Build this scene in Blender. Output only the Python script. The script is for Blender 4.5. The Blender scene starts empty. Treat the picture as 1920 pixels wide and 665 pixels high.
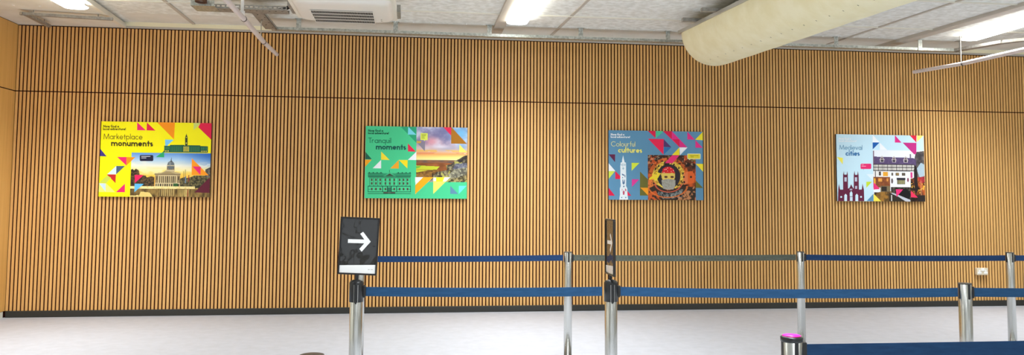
import bpy, bmesh, math, random
import numpy as np
from mathutils import Vector, Matrix

# ------------------------------------------------------------------ camera, world, exposure
SC = bpy.context.scene
COL = SC.collection
F, CY, PIT, ROLL, YAW, HC, DIST = 1484.948, 272.408, 0.0656, 0.0064, 0.1263, 1.343, 9.3875
cam = bpy.data.cameras.new('camera'); camo = bpy.data.objects.new('camera', cam); COL.objects.link(camo)
cam.sensor_width = 36.0; cam.sensor_fit = 'HORIZONTAL'
cam.lens = F / 1920 * 36.0
cam.shift_y = (CY - 332.5) / 1920
cam.clip_start = 0.05; cam.clip_end = 200
_fwd = Vector((math.sin(YAW)*math.cos(PIT), math.cos(YAW)*math.cos(PIT), math.sin(PIT)))
_r = Vector((math.cos(YAW), -math.sin(YAW), 0)); _u = _r.cross(_fwd)
_r2 = _r*math.cos(ROLL) + _u*math.sin(ROLL); _u2 = _u*math.cos(ROLL) - _r*math.sin(ROLL)
M3 = Matrix((_r2, _u2, -_fwd)).transposed()
camo.matrix_world = Matrix.Translation((0, -DIST, HC)) @ M3.to_4x4()
SC.camera = camo
SC.view_settings.view_transform = 'Standard'; SC.view_settings.look = 'None'
SC.view_settings.gamma = 1.0; SC.view_settings.use_curve_mapping = False
SC.view_settings.exposure = 0.04
W = bpy.data.worlds.new('sky'); SC.world = W; W.use_nodes = True
W.node_tree.nodes['Background'].inputs[0].default_value = (0.86, 0.93, 1.0, 1)
W.node_tree.nodes['Background'].inputs[1].default_value = 1.3
LAMP_E = 10.0            # brightness of the batten diffusers
LAMP_W = 62.0            # downward light of each batten
LAMP_C = (0.86, 0.93, 1.0)

# ------------------------------------------------------------------ helpers
def lin(c):
    return tuple(((v/255)/12.92 if v/255 <= .04045 else ((v/255+.055)/1.055)**2.4) for v in c[:3])

def mat(name, col, rough=.5, metal=0.0, coat=0.0, coat_r=.03, emis=None, estr=0, bump=None, spec=.5):
    m = bpy.data.materials.new(name); m.use_nodes = True
    b = m.node_tree.nodes['Principled BSDF']
    b.inputs['Base Color'].default_value = (*lin(col), 1)
    b.inputs['Roughness'].default_value = rough; b.inputs['Metallic'].default_value = metal
    b.inputs['Coat Weight'].default_value = coat; b.inputs['Coat Roughness'].default_value = coat_r
    b.inputs['Specular IOR Level'].default_value = spec
    if emis:
        b.inputs['Emission Color'].default_value = (*lin(emis), 1); b.inputs['Emission Strength'].default_value = estr
    return m

def nodes(m):
    nt = m.node_tree
    return nt, nt.nodes, nt.links, nt.nodes['Principled BSDF']

def noise_col(m, c1, c2, scale=(1, 1, 1), nscale=5, detail=6, lo=.35, hi=.65, rough=.6, bump=0, bdist=.002, dist=0):
    nt, N, L, b = nodes(m)
    tc = N.new('ShaderNodeTexCoord'); mp = N.new('ShaderNodeMapping'); mp.inputs['Scale'].default_value = scale
    nz = N.new('ShaderNodeTexNoise'); nz.inputs['Scale'].default_value = nscale; nz.inputs['Detail'].default_value = detail
    nz.inputs['Roughness'].default_value = rough; nz.inputs['Distortion'].default_value = dist
    cr = N.new('ShaderNodeValToRGB')
    cr.color_ramp.elements[0].position = lo; cr.color_ramp.elements[0].color = (*lin(c1), 1)
    cr.color_ramp.elements[1].position = hi; cr.color_ramp.elements[1].color = (*lin(c2), 1)
    L.new(tc.outputs['Object'], mp.inputs['Vector']); L.new(mp.outputs[0], nz.inputs['Vector'])
    L.new(nz.outputs['Fac'], cr.inputs['Fac']); L.new(cr.outputs[0], b.inputs['Base Color'])
    if bump:
        bp = N.new('ShaderNodeBump'); bp.inputs['Strength'].default_value = bump; bp.inputs['Distance'].default_value = bdist
        L.new(nz.outputs['Fac'], bp.inputs['Height']); L.new(bp.outputs[0], b.inputs['Normal'])
    return m

def wood(name, c1, c2, rnd=True):
    m = mat(name, c1, .55)
    nt, N, L, b = nodes(m)
    tc = N.new('ShaderNodeTexCoord'); mp = N.new('ShaderNodeMapping'); mp.inputs['Scale'].default_value = (60, 60, 1.6)
    nz = N.new('ShaderNodeTexNoise'); nz.inputs['Scale'].default_value = 1.0; nz.inputs['Detail'].default_value = 5
    cr = N.new('ShaderNodeValToRGB')
    cr.color_ramp.elements[0].position = .3; cr.color_ramp.elements[0].color = (*lin(c1), 1)
    cr.color_ramp.elements[1].position = .7; cr.color_ramp.elements[1].color = (*lin(c2), 1)
    L.new(tc.outputs['Object'], mp.inputs['Vector']); L.new(mp.outputs[0], nz.inputs['Vector']); L.new(nz.outputs['Fac'], cr.inputs['Fac'])
    if rnd:
        g = N.new('ShaderNodeNewGeometry'); mr = N.new('ShaderNodeMapRange')
        mr.inputs['To Min'].default_value = .95; mr.inputs['To Max'].default_value = 1.04
        hs = N.new('ShaderNodeHueSaturation')
        L.new(g.outputs['Random Per Island'], mr.inputs['Value']); L.new(mr.outputs[0], hs.inputs['Value'])
        L.new(cr.outputs[0], hs.inputs['Color']); L.new(hs.outputs[0], b.inputs['Base Color'])
    else:
        L.new(cr.outputs[0], b.inputs['Base Color'])
    return m

class MB:
    """collects simple shapes and links them as one mesh"""
    def __init__(s): s.v = []; s.f = []; s.sm = []
    def add(s, vs, fs, smooth=False):
        o = len(s.v); s.v += [tuple(v) for v in vs]; s.f += [tuple(i+o for i in f) for f in fs]; s.sm += [smooth]*len(fs)
    def box(s, x0, y0, z0, x1, y1, z1):
        x0, x1 = sorted((x0, x1)); y0, y1 = sorted((y0, y1)); z0, z1 = sorted((z0, z1))
        s.add([(x0,y0,z0),(x1,y0,z0),(x1,y1,z0),(x0,y1,z0),(x0,y0,z1),(x1,y0,z1),(x1,y1,z1),(x0,y1,z1)],
              [(0,3,2,1),(4,5,6,7),(0,1,5,4),(1,2,6,5),(2,3,7,6),(3,0,4,7)])
        return s
    def bar(s, a, b, w, h, up=(0, 0, 1)):
        a = Vector(a); b = Vector(b); d = (b-a).normalized(); sx = d.cross(Vector(up)).normalized(); uz = sx.cross(d)
        vs = []
        for p in (a, b):
            for i, j in ((-1,-1),(1,-1),(1,1),(-1,1)): vs.append(p + sx*(i*w/2) + uz*(j*h/2))
        s.add(vs, [(0,1,2,3),(4,7,6,5),(0,4,5,1),(1,5,6,2),(2,6,7,3),(3,7,4,0)])
        return s
    def tube(s, pts, r, n=16, cap=True):
        pts = [Vector(p) for p in pts]; rs = r if isinstance(r, (list, tuple)) else [r]*len(pts)
        vs = []; ref = None
        for i, p in enumerate(pts):
            d = (pts[min(i+1, len(pts)-1)] - pts[max(i-1, 0)]).normalized()
            if ref is None: ref = Vector((0, 0, 1)) if abs(d.z) < .9 else Vector((1, 0, 0))
            a = d.cross(ref).normalized(); b = a.cross(d); ref = b
            for k in range(n):
                t = 2*math.pi*k/n; vs.append(p + (a*math.cos(t) + b*math.sin(t))*rs[i])
        fs = [(i*n+k, i*n+(k+1) % n, (i+1)*n+(k+1) % n, (i+1)*n+k) for i in range(len(pts)-1) for k in range(n)]
        s.add(vs, fs, True)
        if cap:
            s.add(vs[:n], [tuple(range(n))]); s.add(vs[-n:], [tuple(range(n))[::-1]])
        return s
    def lathe(s, prof, c=(0, 0, 0), n=40):
        vs = [(c[0]+r*math.cos(2*math.pi*k/n), c[1]+r*math.sin(2*math.pi*k/n), c[2]+z) for r, z in prof for k in range(n)]
        fs = [(i*n+k, i*n+(k+1) % n, (i+1)*n+(k+1) % n, (i+1)*n+k) for i in range(len(prof)-1) for k in range(n)]
        s.add(vs, fs, True)
        return s
    def build(s, name, m, parent=None, bevel=0, flat=False):
        me = bpy.data.meshes.new(name); me.from_pydata(s.v, [], s.f)
        me.materials.append(m)
        me.polygons.foreach_set('use_smooth', [bool(x) and not flat for x in s.sm])
        bm = bmesh.new(); bm.from_mesh(me); bmesh.ops.recalc_face_normals(bm, faces=bm.faces); bm.to_mesh(me); bm.free()
        o = bpy.data.objects.new(name, me); COL.objects.link(o)
        if bevel:
            md = o.modifiers.new('bevel', 'BEVEL'); md.width = bevel; md.segments = 2; md.limit_method = 'ANGLE'
        if parent: o.parent = parent
        return o

def structure(o):
    o['kind'] = 'structure'; return o
def tag(o, label, cat, group=None):
    o['label'] = label; o['category'] = cat
    if group: o['group'] = group
    return o
def thing(name, label, cat, loc=(0, 0, 0), rz=0, group=None):
    o = bpy.data.objects.new(name, None); COL.objects.link(o); o.location = loc; o.rotation_euler = (0, 0, rz)
    o.empty_display_size = .1
    return tag(o, label, cat, group)
def dup(root, loc=None, rz=None, label=None):
    def cp(o, par):
        c = o.copy(); COL.objects.link(c)
        if par: c.parent = par
        for ch in kids[o.name]: cp(ch, c)
        return c
    kids = {}
    for o in list(COL.objects): kids.setdefault(o.name, [])
    for o in list(COL.objects):
        if o.parent: kids[o.parent.name].append(o)
    r = cp(root, None)
    if loc is not None: r.location = loc
    if rz is not None: r.rotation_euler = (0, 0, rz)
    if label: r['label'] = label
    return r

# ------------------------------------------------------------------ materials
M_slat = wood('oak_slat', (222, 168, 98), (238, 185, 112))
M_oak = wood('oak_veneer', (222, 170, 90), (236, 186, 108), rnd=False)
M_felt = mat('dark_felt', (52, 16, 10), .95, spec=.1)
M_black = mat('black_paint', (20, 17, 15), .6)
M_skirt = mat('skirting_rubber', (46, 45, 40), .55)
M_white = mat('white_paint', (235, 230, 214), .6)
M_cream = mat('cream_paint', (250, 240, 205), .6)
M_trimg = mat('grey_trim', (196, 188, 176), .5)
M_floor = noise_col(mat('floor_vinyl', (200, 198, 200), .45, spec=.35), (178, 179, 183), (187, 188, 193), nscale=9, detail=8)
M_ceil = noise_col(mat('ceiling_plaster', (225, 220, 205), .85, spec=.2), (226, 226, 218), (246, 247, 242), scale=(1, 1.1, 1), nscale=13, detail=5, lo=.4, hi=.6, rough=.55, bump=.35, bdist=.003, dist=.2)
M_ceil2 = noise_col(mat('smooth_ceiling', (215, 205, 188), .8, spec=.2), (228, 226, 216), (238, 236, 228), nscale=5, detail=4)
M_galv = noise_col(mat('galvanised_steel', (190, 195, 190), .38, .75), (168, 172, 166), (214, 218, 212), nscale=40, detail=3)
M_galvd = noise_col(mat('galvanised_dark', (150, 148, 140), .5, .5), (150, 146, 138), (176, 172, 164), nscale=30, detail=3)
M_steel = mat('brushed_steel', (198, 197, 192), .2, 1.0)
nt, N, L, b = nodes(M_steel)
tc = N.new('ShaderNodeTexCoord'); mp = N.new('ShaderNodeMapping'); mp.inputs['Scale'].default_value = (260, 260, .6)
nz = N.new('ShaderNodeTexNoise'); nz.inputs['Scale'].default_value = 1; nz.inputs['Detail'].default_value = 3
mr = N.new('ShaderNodeMapRange'); mr.inputs['To Min'].default_value = .16; mr.inputs['To Max'].default_value = .34
L.new(tc.outputs['Object'], mp.inputs[0]); L.new(mp.outputs[0], nz.inputs['Vector']); L.new(nz.outputs['Fac'], mr.inputs['Value']); L.new(mr.outputs[0], b.inputs['Roughness'])
M_plastic = mat('black_plastic', (24, 24, 24), .35)
M_capdark = mat('dark_cap', (62, 56, 48), .35)
M_magenta = mat('magenta_disc', (250, 30, 215), .35)
M_magrim = mat('magenta_rim', (225, 20, 120), .35)
M_pvc = mat('white_pvc', (226, 214, 210), .4)
M_ac = mat('white_ac_plastic', (240, 234, 224), .35)
M_ac2 = mat('cream_ac_frame', (236, 230, 216), .4)
M_fabric = noise_col(mat('duct_fabric', (226, 214, 172), .85, spec=.15), (236, 226, 184), (243, 235, 200), nscale=6, detail=5, bump=.25, bdist=.004)
M_alu = mat('aluminium', (196, 192, 182), .35, .7)
M_dark = mat('dark_void', (12, 11, 10), .9, spec=.1)
M_lamp = mat('lamp_diffuser', (255, 250, 235), .5, emis=(248, 252, 255), estr=LAMP_E)
def belt_mat(name, c1, c2):
    return noise_col(mat(name, c1, .7, spec=.25), c1, c2, scale=(1, 1, 6), nscale=14, detail=4, bump=.1)
M_navy = belt_mat('belt_navy', (22, 52, 92), (27, 60, 102))
M_blue = belt_mat('belt_blue', (31, 70, 106), (38, 80, 118))
M_front = belt_mat('belt_deep_blue', (17, 50, 84), (24, 60, 96))
M_grey = belt_mat('belt_grey', (78, 82, 72), (90, 94, 84))
M_socket = mat('socket_plate', (232, 218, 190), .4)
M_socketw = mat('socket_white', (252, 250, 246), .35)

# ------------------------------------------------------------------ room shell
XL, XR, YB, ZC, ZS, ZJ = -4.395, 11.0, -15.0, 3.31, 3.228, 2.492
structure(MB().box(XL-.2, YB-.2, -.1, XR+.2, .25, 0).build('floor', M_floor))
wall = structure(MB().box(XL-.1, .009, 0, XR+.2, .2, ZC+.1).build('wall_back', M_felt))
mb = MB(); x = XL + .014; P = .04
while x < XR - .05:
    mb.box(x, 0, .071, x+.0255, .0095, ZJ-.006)
    x += P
mb.build('lower_slats', M_slat, wall)
mb = MB(); x = XL + .014
while x < XR - .05:
    mb.box(x, 0, ZJ+.006, x+.0255, .0095, ZS)
    x += P
mb.build('upper_slats', M_slat, wall)
MB().box(XL, .0, 3.238, XR, .02, 3.262).build('ledge', M_trimg, wall)
MB().box(XL, .003, 3.262, XR, .02, ZC).build('upper_band', M_cream, wall)
sk = MB().box(XL+.02, -.02, 0, XR, .012, .071)
structure(sk.build('baseboard_back', M_skirt, bevel=.006))
lw = structure(MB().box(XL-.15, YB, 0, XL, .1, ZC+.1).build('wall_left', M_felt))
MB().box(XL-.01, -2.4, .07, XL+.006, .012, ZJ-.006).build('lower_panel', M_oak, lw)
MB().box(XL-.01, -2.4, ZJ+.006, XL+.006, .012, 3.236).build('upper_panel', M_oak, lw)
MB().box(XL-.01, YB, 0, XL+.006, -2.4, ZC).build('unseen_white_panel', M_white, lw)  # unseen stretch of wall, made white to cut the orange bounce
structure(MB().box(XL-.01, -2.4, 0, XL+.004, -.03, .066).build('baseboard_left', M_white))
structure(MB().box(XR, YB, 0, XR+.15, .1, ZC+.1).build('wall_right', M_white))
# rear wall behind the camera: piers and lintel around unseen windows, added for daylight and reflections
rw = MB().box(XL-.1, YB-.2, 0, XR+.1, YB, .15).box(XL-.1, YB-.2, 2.75, XR+.1, YB, ZC+.1)
wx = [XL + .7 + i*3.0 for i in range(5)]
prev = XL-.1
for x in wx:
    rw.box(prev, YB-.2, .15, x, YB, 2.75); prev = x + 2.3
rw.box(prev, YB-.2, .15, XR+.1, YB, 2.75)
structure(rw.build('wall_rear', M_white))
for i, x in enumerate(wx):
    f = MB()
    for a, b2 in ((x, x+.05), (x+2.25, x+2.3), (x+1.125, x+1.175)): f.box(a, YB-.14, .15, b2, YB-.08, 2.75)
    f.box(x, YB-.14, .15, x+2.3, YB-.08, .2).box(x, YB-.14, 2.7, x+2.3, YB-.08, 2.75)
    structure(f.build('added_window_%d' % (i+1), M_trimg))
ceil = structure(MB().box(XL-.1, YB-.1, ZC, XR+.1, .1, ZC+.1).build('ceiling', M_ceil))
MB().box(-3.17, -.47, ZC-.0008, XR, .02, ZC+.01).build('perimeter_band', M_ceil2, ceil)  # smoother, slightly darker ceiling band along the wall
# lowered soffit in the left corner
low = MB(); low.add([(XL, .02, 3.243), (-3.27, .02, 3.243), (-3.12, -3.0, 3.243), (-3.12, YB, 3.243), (XL, YB, 3.243),
                     (XL, .02, ZC+.02), (-3.27, .02, ZC+.02), (-3.12, -3.0, ZC+.02), (-3.12, YB, ZC+.02), (XL, YB, ZC+.02)],
                    [(4,3,2,1,0), (5,6,7,8,9), (0,1,6,5), (1,2,7,6), (2,3,8,7), (3,4,9,8), (4,0,5,9)])
low.build('lowered_soffit', M_ceil2, ceil)
tr = MB()
tr.bar((-3.265, .0, 3.262), (-3.115, -3.0, 3.262), .05, .05).bar((-3.115, -3.0, 3.262), (-3.115, -9, 3.262), .05, .05)
structure(tr.build('trim_1', M_white, bevel=.004))
n = 2
for (xa, xb, w, h, mm) in ((-2.50, -2.49, .035, .012, M_trimg), (1.66, 1.80, .035, .008, M_trimg), (5.21, 5.42, .03, .012, M_trimg),
                           (.98, .955, .12, .03, M_trimg), (5.93, 6.16, .13, .04, M_trimg), (8.9, 9.1, .04, .02, M_trimg)):
    t = (xb-xa)/2.0
    structure(MB().bar((xa, -.02, ZC-h/2), (xa-t*-8.0 if False else xa+t*4.5, -9.0, ZC-h/2), w, h).build('trim_%d' % n, mm)); n += 1
for y in (-1.06, -2.26, -3.46, -4.66):
    structure(MB().box(-3.1, y-.011, ZC-.014, XR, y+.011, ZC).build('trim_%d' % n, M_white)); n += 1
sc = MB()
for (xs, y) in [([-1.0+.2*i for i in range(20)] + [4.3+.2*i for i in range(9)], -.49), ([2.0+.2*i for i in range(5)] + [4.3+.3*i for i in range(3)], -1.95),
                ([-2.2, -1.85], -.6)]:
    for x in xs: sc.box(x-.007, y-.007, ZC-.007, x+.007, y+.007, ZC)
for x in (-4.25, -4.0, -3.75): sc.box(x-.008, -.95, 3.236, x+.008, -.934, 3.244)
s_ = sc.build('screw_heads', M_socketw, ceil); s_['kind'] = 'stuff'

# ------------------------------------------------------------------ ceiling lights
def ceiling_light(x, y0, z, skew, label, ln=1.5):
    t = thing('ceiling_light', label, 'light', (x, y0, z), math.atan(skew), 'linear ceiling lights')
    MB().box(-.06, -ln, -.05, .06, 0, 0).build('housing', M_ac, t)
    prof = [(.115*math.cos(a), -.05-.02*math.sin(a)**.6) for a in np.linspace(0, math.pi, 11)]
    d = MB(); k = len(prof); vs = []
    for y in (-.02, -.05, -ln+.05, -ln+.02):
        s = .8 if y in (-.02, -ln+.02) else 1
        vs += [(px*s, y, -.05+(pz+.05)*s) for px, pz in prof]
    d.add(vs, [(i*k+j, i*k+j+1, (i+1)*k+j+1, (i+1)*k+j) for i in range(3) for j in range(k-1)] + [tuple(range(k)), tuple(range(3*k, 4*k))[::-1]], True)
    d.build('diffuser', M_lamp, t)
    la = bpy.data.lights.new('batten_light', 'AREA'); la.shape = 'RECTANGLE'; la.size = .2; la.size_y = ln-.1; la.energy = LAMP_W
    la.spread = math.radians(116); la.color = LAMP_C
    lo = bpy.data.objects.new('batten_light', la); COL.objects.link(lo); lo.parent = t; lo.location = (0, -ln/2, -.073)
    for y in (0, -ln):
        MB().box(-.06, y-.012 if y == 0 else y, -.05, .06, y if y == 0 else y+.012, 0).build('end_cap', M_ac, t)
    return t
ceiling_light(-3.31, -1.12, 3.243, 0.0, 'glowing linear light at the far left by the oak side panel')
ceiling_light(1.13, -.80, ZC, 0.0, 'glowing linear light between the air conditioner and the fabric duct')
ceiling_light(6.58, -.76, ZC, -.03, 'glowing linear light at the far right above the white pipe')
for x in (-3.43, 1.13, 6.6):  # fixtures out of view, added for room light and reflections
    for y in (-3.7, -6.2, -9.2, -12.2):
        if x == 1.13 or (x > 2 and y > -12) or y == -6.2:
            ceiling_light(x, y, ZC if x > -3 else 3.243, 0, 'added unseen linear light %s in the %s run of ceiling lights' % (('second' if x < 0 else {-3.7: 'second', -6.2: 'third', -9.2: 'fourth', -12.2: 'fifth'}[y]), 'left' if x < 0 else 'middle' if x < 2 else 'right'))

# ------------------------------------------------------------------ cable tray
def perforated(mb, a, b, z0, z1, slot=.03, pitch=.045, th=.002, axis='x', c=0):
    """upright strip with a row of slots, real holes; runs along x (c = y) or y (c = x)"""
    def bx(u0, u1, w0, w1):
        if axis == 'x': mb.box(u0, c, w0, u1, c+th, w1)
        else: mb.box(c, u0, w0, c+th, u1, w1)
    h = z1-z0; bx(a, b, z0, z0+h*.42); bx(a, b, z0+h*.75, z1)
    u = a
    while u < b: bx(u, min(u+pitch-slot, b), z0+h*.42, z0+h*.75); u += pitch
tray = thing('cable_tray', 'galvanised steel cable tray running along the wall top from beside the air conditioner', 'cable tray', (0, 0, 3.18))
zt = 0.0
t1 = MB().box(-1.56, -.46, 0, 6.72, -.385, .003).box(-1.56, -.462, 0, 6.72, -.459, .032).box(-1.56, -.386, 0, 6.72, -.383, .032)
t1.build('wall_run', M_galv, tray)
t2 = MB().box(-1.62, -1.24, 0, -1.50, -.46, .003).box(-1.62, -1.24, 0, -1.617, -.46, .032).box(-1.503, -1.24, 0, -1.50, -.46, .032)
t2.build('cross_run', M_galvd, tray)
t3 = MB().box(-1.98, -1.40, 0, -1.25, -1.23, .003); t3.box(-1.98, -1.232, 0, -1.25, -1.229, .04)
perforated(t3, -1.98, -1.25, 0, .042, c=-1.402)
t3.build('forward_run', M_galvd, tray)
for i in range(11): MB().box(-1.93+i*.062, -1.35, -.001, -1.915+i*.062, -1.342, 0).build('hole', M_dark, tray)
for i in range(6): MB().box(-1.58+(i % 2)*.05, -1.18+i*.12, -.001, -1.568+(i % 2)*.05, -1.165+i*.12, 0).build('hole', M_dark, tray)
t4 = MB().bar((6.68, -.44, 0.002), (6.86, -1.0, .002), .09, .004).bar((6.86, -1.0, 0.002), (7.3, -1.5, .002), .09, .004)
t4.bar((6.635, -.46, 0.018), (6.815, -1.02, .018), .003, .034).bar((6.725, -.42, 0.018), (6.905, -.98, .018), .003, .034)
t4.bar((6.83, -1.03, 0.018), (7.27, -1.53, .018), .003, .034)
t4.build('turned_run', M_galvd, tray)
pl = MB().box(-2.14, -1.50, -.005, -1.92, -1.26, 0).box(-2.14, -1.505, -.005, -1.92, -1.50, .05).box(-2.14, -1.50, -.005, -2.135, -1.26, .05)
pl.build('junction_plate', M_galv, tray)
for bx_ in ((-2.03, -1.45), (-1.95, -1.48), (-1.9, -1.42), (-1.57, -.5), (-1.52, -.54), (-1.545, -.58)):
    pass
for x in (-1.264, -.198, .865, 1.93, 2.976, 4.03, 5.083, 6.18):
    MB().box(x-.026, -.47, 0, x+.026, -.466, .13).box(x-.04, -.49, .126, x+.04, -.44, .13).box(x-.026, -.47, -.004, x+.026, -.43, 0).build('hanger_bracket', M_galv, tray)
MB().tube([(6.70, -.47, -.02), (6.70, -.47, .13)], .005, 8).box(6.66, -.5, .126, 6.74, -.44, .13).build('hanger_rod', M_galvd, tray)
tag(MB().tube([(-1.36, -1.32, 3.205), (-1.28, -1.33, 3.212), (-1.21, -1.36, 3.24), (-1.16, -1.38, 3.24)], [.012, .018, .022, .022], 12).build('cable', M_plastic),
    'thick black cable leaving the slotted tray for the air conditioner', 'cable')
tag(MB().tube([(-2.03+.05*math.cos(a), -1.56+.05*math.sin(a), 3.195+.002*a) for a in np.linspace(0, 14, 50)], .007, 8).build('cable', mat('brown_cable', (96, 62, 44), .6)),
    'brown cable coiled on the galvanised junction plate', 'cable')
cs = thing('strut_channel', 'grey metal strut under the lowered soffit in the left corner', 'strut', (0, 0, 3.2))
MB().bar((-4.02, -.76, .0), (-3.16, -.63, .0), .035, .03).build('long_bar', M_galvd, cs)
MB().bar((-3.97, -.74, -.002), (-3.99, -.17, -.002), .04, .03).build('cross_bar', M_galvd, cs)
MB().tube([(-4.0, -.775, 0), (-4.0, -.79, 0)], .014, 12).build('bolt', M_steel, cs)
for x, y in ((-3.9, -.74), (-3.3, -.65), (-3.985, -.3)): MB().tube([(x, y, .0), (x, y, .046)], .006, 8).build('hanger_rod', M_galvd, cs)

# ------------------------------------------------------------------ white pipes under the ceiling
def pipe(name, pts, clips, label):
    o = thing(name, label, 'pipe', pts[0])
    T = lambda p: tuple(p[i]-pts[0][i] for i in range(3))
    MB().tube([T(p) for p in pts[:2]], .0225, 20).build('far_length', M_pvc, o)
    MB().tube([T(p) for p in pts[1:]], .0245, 20).build('near_length', M_pvc, o)
    for (cx, cy, cz) in clips:
        p = T((cx, cy, cz))
        MB().tube([(p[0], p[1]-.008, p[2]), (p[0], p[1]+.008, p[2])], .0275, 20).build('clip', M_plastic, o)
        MB().tube([(p[0]-.028, p[1], p[2]), (p[0]-.028, p[1], ZC-cz+p[2])], .0055, 8).build('hanger_rod', M_alu, o)
    return o
p1 = pipe('ceiling_pipe', [(-1.545, -.15, 2.957), (-1.56, -.89, 2.957), (-1.54, -2.0, 2.957), (-1.54, -3.6, 2.957)],
     [(-1.56, -.89, 2.957), (-1.54, -1.98, 2.957)], 'white plastic pipe hung below the ceiling beside the air conditioner')
MB().tube([(-.008, -1.84, .02), (-.008, -1.84, .07), (-.008, -1.84, .071), (-.008, -1.84, .17)], [.024, .024, .014, .014], 16).build('drop_stub', M_socketw, p1)
pipe('ceiling_pipe', [(6.30, -.15, 2.961), (6.474, -.83, 2.961), (6.508, -1.73, 2.961), (6.53, -3.3, 2.961)],
     [(6.474, -.83, 2.961)], 'white plastic pipe hung below the far right ceiling light')

# ------------------------------------------------------------------ air conditioner
ac = thing('air_conditioner', 'white ceiling cassette air conditioner with a dark slatted grille', 'air conditioner', (-.645, -1.93, 3.05))
MB().box(-.45, -.70, .075, .45, .42, .26).build('casing', M_ac2, ac)
fr = MB().box(-.485, -.66, .045, .485, .46, .085)
fr.build('frame', M_ac2, ac, bevel=.012)
# cushion shaped fascia
vs = []; nx, ny = 28, 24; hx, hy = .452, .445
for j in range(ny+1):
    for i in range(nx+1):
        u = -1+2*i/nx; v = -1+2*j/ny
        uu = math.copysign(abs(u)**.7, u); vv = math.copysign(abs(v)**.7, v)
        e = max(0, 1 - (abs(uu)**9 + abs(vv)**9))
        k = 1-.04*(abs(uu)**6)*(abs(vv)**6)
        vs.append((uu*hx*k, (vv*hy*.965+.016)*k, .05*(1-min(1, e**.5))))
fc = MB(); fc.add(vs, [(j*(nx+1)+i, j*(nx+1)+i+1, (j+1)*(nx+1)+i+1, (j+1)*(nx+1)+i) for j in range(ny) for i in range(nx)], True)
fc.build('fascia', M_ac, ac)
gx0, gx1, gy0, gy1 = -.296, .268, -.11, .375
g = thing('x', 'x', 'x'); bpy.data.objects.remove(g)
gr = MB().box(gx0, gy0, -.004, gx1, gy1, -.001).build('grille', M_dark, ac)
rib = MB()
for i in range(5):
    y = gy0 + (gy1-gy0)*i/4; rib.box(gx0-.008, y-.0045, -.009, gx1+.004, y+.0045, -.004)
for i in range(45):
    x = gx0 + (gx1-gx0)*i/44; rib.box(x-.0011, gy0, -.006, x+.0011, gy1, -.004)
rib.build('fins', M_ac, gr)
for yy in (.2, .26): MB().box(.33, yy, -.003, .345, yy+.015, 0).build('indicator', M_trimg, ac)
MB().box(-.02, -.52, .037, .28, -.438, .046).build('outlet_slot', M_dark, ac)
MB().box(.485, .12, .06, .52, .42, .13).build('bracket', M_galvd, ac)
MB().box(-.52, .0, .06, -.485, .35, .13).build('bracket', M_galvd, ac)

# ------------------------------------------------------------------ fabric duct
R = .37; DY0, DY1 = -.975, -9.0
def dp(y, t, r=R):
    xl = 2.946 - .04*(y-DY0); zz = 3.18 + .02*(y-DY0)
    return (xl + R - r*math.cos(t), y, zz - r*math.sin(t))
duct = thing('fabric_duct', 'cream half-round fabric air duct hanging from the ceiling', 'air duct', (0, 0, 0))
d = MB(); vs = []
ys = [DY0 - .001, DY0-.01, DY0-.05, DY0-.12] + list(np.linspace(DY0-.2, DY1, 60)); nt_ = 30
for k, y in enumerate(ys):
    rr = R*(.93 if k == 0 else .965 if k == 1 else .99 if k == 2 else 1) + .0012*math.sin(k*1.7)*(k > 3)
    for i in range(nt_+1): vs.append(dp(y, math.pi*i/nt_, rr))
d.add(vs, [(k*(nt_+1)+i, k*(nt_+1)+i+1, (k+1)*(nt_+1)+i+1, (k+1)*(nt_+1)+i) for k in range(len(ys)-1) for i in range(nt_)], True)
d.add([vs[i] for i in range(nt_+1)], [tuple(range(nt_+1))])
d.add([vs[0], vs[nt_], vs[(len(ys)-1)*(nt_+1)+nt_], vs[(len(ys)-1)*(nt_+1)]], [(0, 1, 2, 3)])
d.build('fabric_sock', M_fabric, duct)
M_noz = mat('nozzle', (70, 58, 40), .8)
y = -1.28
while y > -8.8:
    c = Vector(dp(y, math.radians(62), R+.0035)); q = Vector(dp(y, math.radians(68), R+.0035)); e = Vector(dp(y-.02, math.radians(62), R+.0035)); f_ = Vector(dp(y-.02, math.radians(68), R+.0035))
    m_ = (c+q+e+f_)/4; s = .35
    ho = MB(); ho.add([m_+(v-m_)*s for v in (c, q, f_, e)], [(0, 1, 2, 3)]); ho.build('nozzle', M_noz, duct)
    y -= .19
for side in (0, math.pi):
    a = Vector(dp(DY0+.03, side)); b_ = Vector(dp(DY1, side))
    MB().bar(a+Vector((0, 0, .012)), b_+Vector((0, 0, .012)), .03, .035).build('edge_rail', M_alu, duct)
k = 0
for y in (-1.45, -1.95, -2.6, -3.25):
    xl = 2.946-.04*(y-DY0); z = 3.21+.02*(y-DY0)
    MB().box(xl-.16, y-.025, z, xl+.92, y+.025, z+.035).build('support_strut', M_galvd, duct)
    for xx in (xl+.2, xl+.6): MB().tube([(xx, y, z), (xx, y, ZC)], .006, 8).build('drop_rod', M_galvd, duct)

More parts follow.
